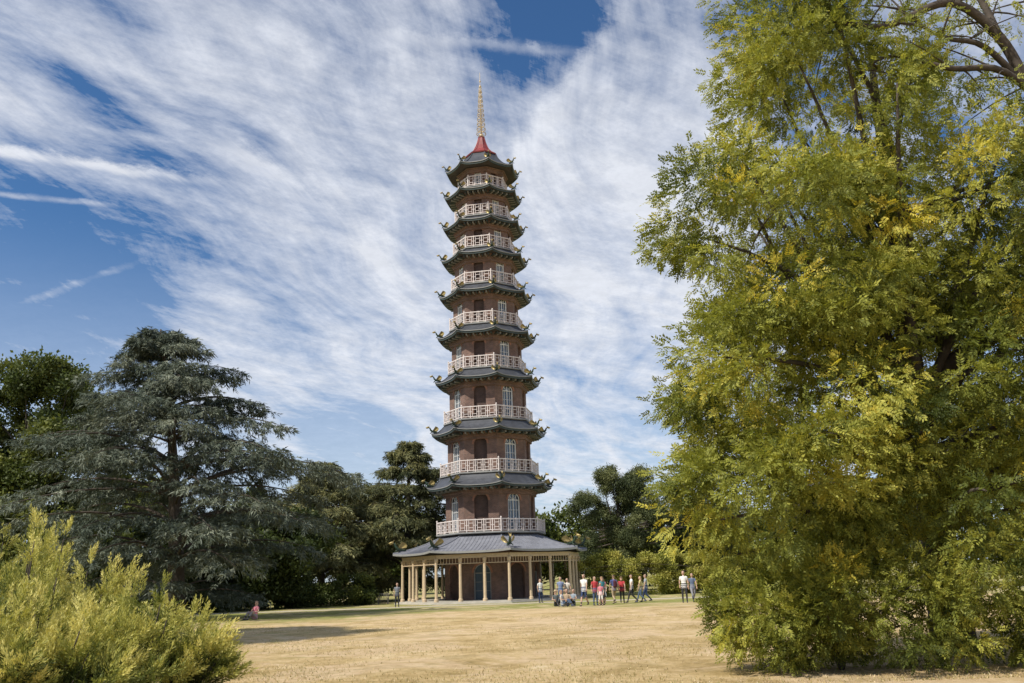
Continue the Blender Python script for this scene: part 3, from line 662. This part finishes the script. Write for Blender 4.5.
person('woman',3.4,64.3,150,(.6,.55,.5),BK,(.2,.12,.06),'stand',1.66,longhair=True)
person('man',6.6,62.5,20,(.08,.1,.25),TN_,pose='walk',H=1.78,bag=(.08,.02,.03))
person('woman',7.2,63,350,RD,BK,(.1,.05,.02),'walk',1.66,longhair=True)
person('man',8.1,64.5,100,W_,BK,pose='walk',H=1.76)
person('woman',8.7,64.2,80,(.55,.45,.2),DN,(.3,.2,.08),'walk',1.64,longhair=True)
person('man',9.2,65,90,(.3,.33,.36),NV,pose='walk',H=1.75)
person('woman',6.0,64.5,180,PK,W_,(.06,.04,.03),'stand',1.64,skirt=True,longhair=True)
person('man',10.8,58.5,170,W_,BK,pose='stand',H=1.82)
person('man',11.55,59.5,185,(.12,.16,.25),(.25,.25,.28),pose='walk',H=1.68)
person('woman',-15.4,51.5,150,PK,(.35,.3,.3),(.08,.05,.03),'sit',1.66,longhair=True)
person('woman',1.6,71.3,210,W_,NV,(.06,.04,.03),'stand',1.66,longhair=True)
person('man',-10.1,72.5,190,(.2,.22,.25),BK,pose='stand',H=1.72)

# ------------------------------------------------------------------ bench
m_wood=simple('weathered_teak',(.34,.30,.25),.8,.2,8)
def bench(x,y,yaw):
    e=empty('park_bench',(x,y,float(gz(x,y))),R(yaw))
    a=MB(); [a.box(-.9,.9,-.02-.10*q,.06-.10*q,.42,.45) for q in range(4)]; a.obj('seat',[m_wood],e)
    a=MB(); a.box(-.9,.9,.10,.14,.80,.88)
    for q in range(12): u=-.84+q*.1515; a.box(u,u+.05,.105,.13,.46,.80)
    a.obj('backrest',[m_wood],e)
    a=MB()
    for sx in (-.88,.0,.82):
        a.box(sx,sx+.06,-.36,-.30,0,.42); a.box(sx,sx+.06,.08,.10,0,.80)
    for sx in (-.94,.88): a.box(sx,sx+.06,-.38,.10,.62,.66); a.box(sx,sx+.06,-.37,-.32,0,.62)
    a.obj('legs_and_arms',[m_wood],e)
bench(-12.2,76,0)

# ------------------------------------------------------------------ light and sky
SV=Vector((-.80,-.60,0)).normalized(); EL=R(49); sd=Vector((SV.x*math.cos(EL),SV.y*math.cos(EL),math.sin(EL)))
sl=bpy.data.lights.new('sun','SUN'); sl.energy=5.0; sl.angle=R(.53); sl.color=(1,.94,.82); so=bpy.data.objects.new('sun',sl); so.rotation_euler=(-sd).to_track_quat('-Z','Y').to_euler(); link(so)
w=bpy.data.worlds.new('World'); scene.world=w; w.use_nodes=True; nt=w.node_tree; nt.nodes.clear(); L=nt.links.new
sky=N(nt,'ShaderNodeTexSky',sky_type='NISHITA'); sky.sun_disc=False; sky.sun_elevation=EL; sky.sun_rotation=math.atan2(sd.x,sd.y); sky.air_density=1.0; sky.dust_density=.6; sky.ozone_density=2.5
tc=N(nt,'ShaderNodeTexCoord'); D=tc.outputs['Generated']; sp=N(nt,'ShaderNodeSeparateXYZ'); L(D,sp.inputs[0])
zz=mth('ADD',mth('MAXIMUM',sp.outputs[2],0.),.14); u=mth('DIVIDE',sp.outputs[0],zz); v=mth('DIVIDE',sp.outputs[1],zz)
def comb(a,b,c=0.):
    n=N(nt,'ShaderNodeCombineXYZ')
    for i,x in enumerate((a,b,c)):
        if hasattr(x,'node'): L(x,n.inputs[i])
        else: n.inputs[i].default_value=x
    return n.outputs[0]
wn=N(nt,'ShaderNodeTexNoise'); setin(wn,Scale=1.0,Detail=2.,Roughness=.45); L(comb(u,v),wn.inputs['Vector'])
ws=N(nt,'ShaderNodeSeparateColor'); L(wn.outputs['Color'],ws.inputs[0])
uw=mth('ADD',u,mth('MULTIPLY',mth('SUBTRACT',ws.outputs[0],.5),.6)); vw=mth('ADD',v,mth('MULTIPLY',mth('SUBTRACT',ws.outputs[1],.5),.6))
big=noise(1.0,6,.6,comb(mth('MULTIPLY',uw,2.6),mth('MULTIPLY',vw,1.1),3.7))
def rot(a,su,sv,z):
    ca,sa=math.cos(R(a)),math.sin(R(a))
    return comb(mth('MULTIPLY',mth('ADD',mth('MULTIPLY',uw,ca),mth('MULTIPLY',vw,sa)),su),mth('MULTIPLY',mth('ADD',mth('MULTIPLY',uw,-sa),mth('MULTIPLY',vw,ca)),sv),z)
wisp=noise(1.0,10,.64,rot(-12,7.0,.9,1.3))
wisp2=noise(1.0,10,.66,rot(-48,8.5,1.2,8.1))
puff=noise(11.,10,.75,comb(u,v,2.))
def blob(d,r0,r1,amp):
    n=N(nt,'ShaderNodeVectorMath',operation='DOT_PRODUCT'); L(D,n.inputs[0]); n.inputs[1].default_value=Vector(d).normalized()
    return mth('MULTIPLY',mapr(n.outputs['Value'],math.cos(R(r1)),math.cos(R(r0))),amp)
den=mth('ADD',mth('ADD',mth('MULTIPLY',big,1.25),mth('MULTIPLY',wisp,1.5)),mth('ADD',mth('MULTIPLY',wisp2,1.25),mth('MULTIPLY',puff,.5)))
for bl in ((-.42,.825,.379),1,9,-.30),((-.53,.79,.37),1,8,-.18),((.041,.813,.60),1,7,-.42),((-.468,.835,.27),1,8,-.16),((-.29,.80,.46),1,4,-.14),((-.227,.845,.484),2,12,.14),((-.208,.927,.313),3,13,.24),((-.42,.75,.55),2,12,.08),((.129,.9,.415),2,13,.14),((.10,.95,.2),4,20,.28),((-.12,.95,.22),1,6,-.16),((.25,.82,.55),1,8,-.16):
    den=mth('ADD',den,blob(*bl))
mask=mth('POWER',mapr(den,1.93,2.80,smooth=False),.8)
def trail(a,b,w,amp):
    a=Vector(a).normalized(); b=Vector(b).normalized(); nrm=a.cross(b).normalized(); mid=(a+b).normalized(); ha=a.angle(b)/2
    n=N(nt,'ShaderNodeVectorMath',operation='DOT_PRODUCT'); L(D,n.inputs[0]); n.inputs[1].default_value=nrm
    n2=N(nt,'ShaderNodeVectorMath',operation='DOT_PRODUCT'); L(D,n2.inputs[0]); n2.inputs[1].default_value=mid
    off=mth('ADD',n.outputs['Value'],mth('ADD',mth('MULTIPLY',mth('SUBTRACT',puff,.5),w*3.5),mth('MULTIPLY',mth('SUBTRACT',ws.outputs[0],.5),.03)))
    line=mapr(mth('ABSOLUTE',off),w*1.5,0.); lim=mapr(n2.outputs['Value'],math.cos(ha*1.35),math.cos(ha*.5))
    return mth('MULTIPLY',mth('MULTIPLY',line,lim),mth('MULTIPLY',mapr(wisp,.35,.6,.3,1.),amp))
def pdir(px,py):
    dx,dy=(px-512)/850,(341.5-py)/850; dx0=dx+.03*dy; dy0=dy-.03*dx; return (dx0,.964-.266*dy0,.266+.964*dy0)
for a,b,ww,am in ((pdir(-60,136),pdir(210,178),.006,1.0),(pdir(235,140),pdir(340,215),.009,.6),(pdir(-10,186),pdir(110,200),.003,.5),(pdir(500,190),pdir(650,-20),.014,.4),(pdir(380,30),pdir(580,55),.007,.35),(pdir(0,310),pdir(130,262),.006,.4)):
    mask=mth('ADD',mask,mth('MULTIPLY',trail(a,b,ww,am),mth('SUBTRACT',1.,mth('MULTIPLY',mask,.8))),clamp=True)
haze=mapr(sp.outputs[2],.40,.04,0.,.60)
mask=mth('MAXIMUM',mask,haze)
bright=mapr(puff,.3,.75,.9,1.06)
cl=mixc(1.,(0,0,0),(8.3,8.6,9.3)); vm=N(nt,'ShaderNodeVectorMath',operation='SCALE'); L(cl,vm.inputs[0]); L(bright,vm.inputs['Scale'])
skyc=N(nt,'ShaderNodeVectorMath',operation='MULTIPLY'); L(sky.outputs[0],skyc.inputs[0]); skyc.inputs[1].default_value=(.55,.86,1.12)
fc=mixc(mth('MULTIPLY',mask,.94),skyc.outputs[0],vm.outputs[0])
bg=N(nt,'ShaderNodeBackground'); bg.inputs[1].default_value=.1; L(fc,bg.inputs[0]); o=N(nt,'ShaderNodeOutputWorld'); L(bg.outputs[0],o.inputs[0])

# ------------------------------------------------------------------ camera
cam=bpy.data.cameras.new('camera'); cam.sensor_width=36; cam.lens=850*36/1024; cam.clip_end=9000; cam.clip_start=.1
co=bpy.data.objects.new('camera',cam); link(co)
co.matrix_world=Matrix.Translation((0,0,1.75))@Matrix.Rotation(R(90+15.42),4,'X')@Matrix.Rotation(-.034,4,'Z')
scene.camera=co
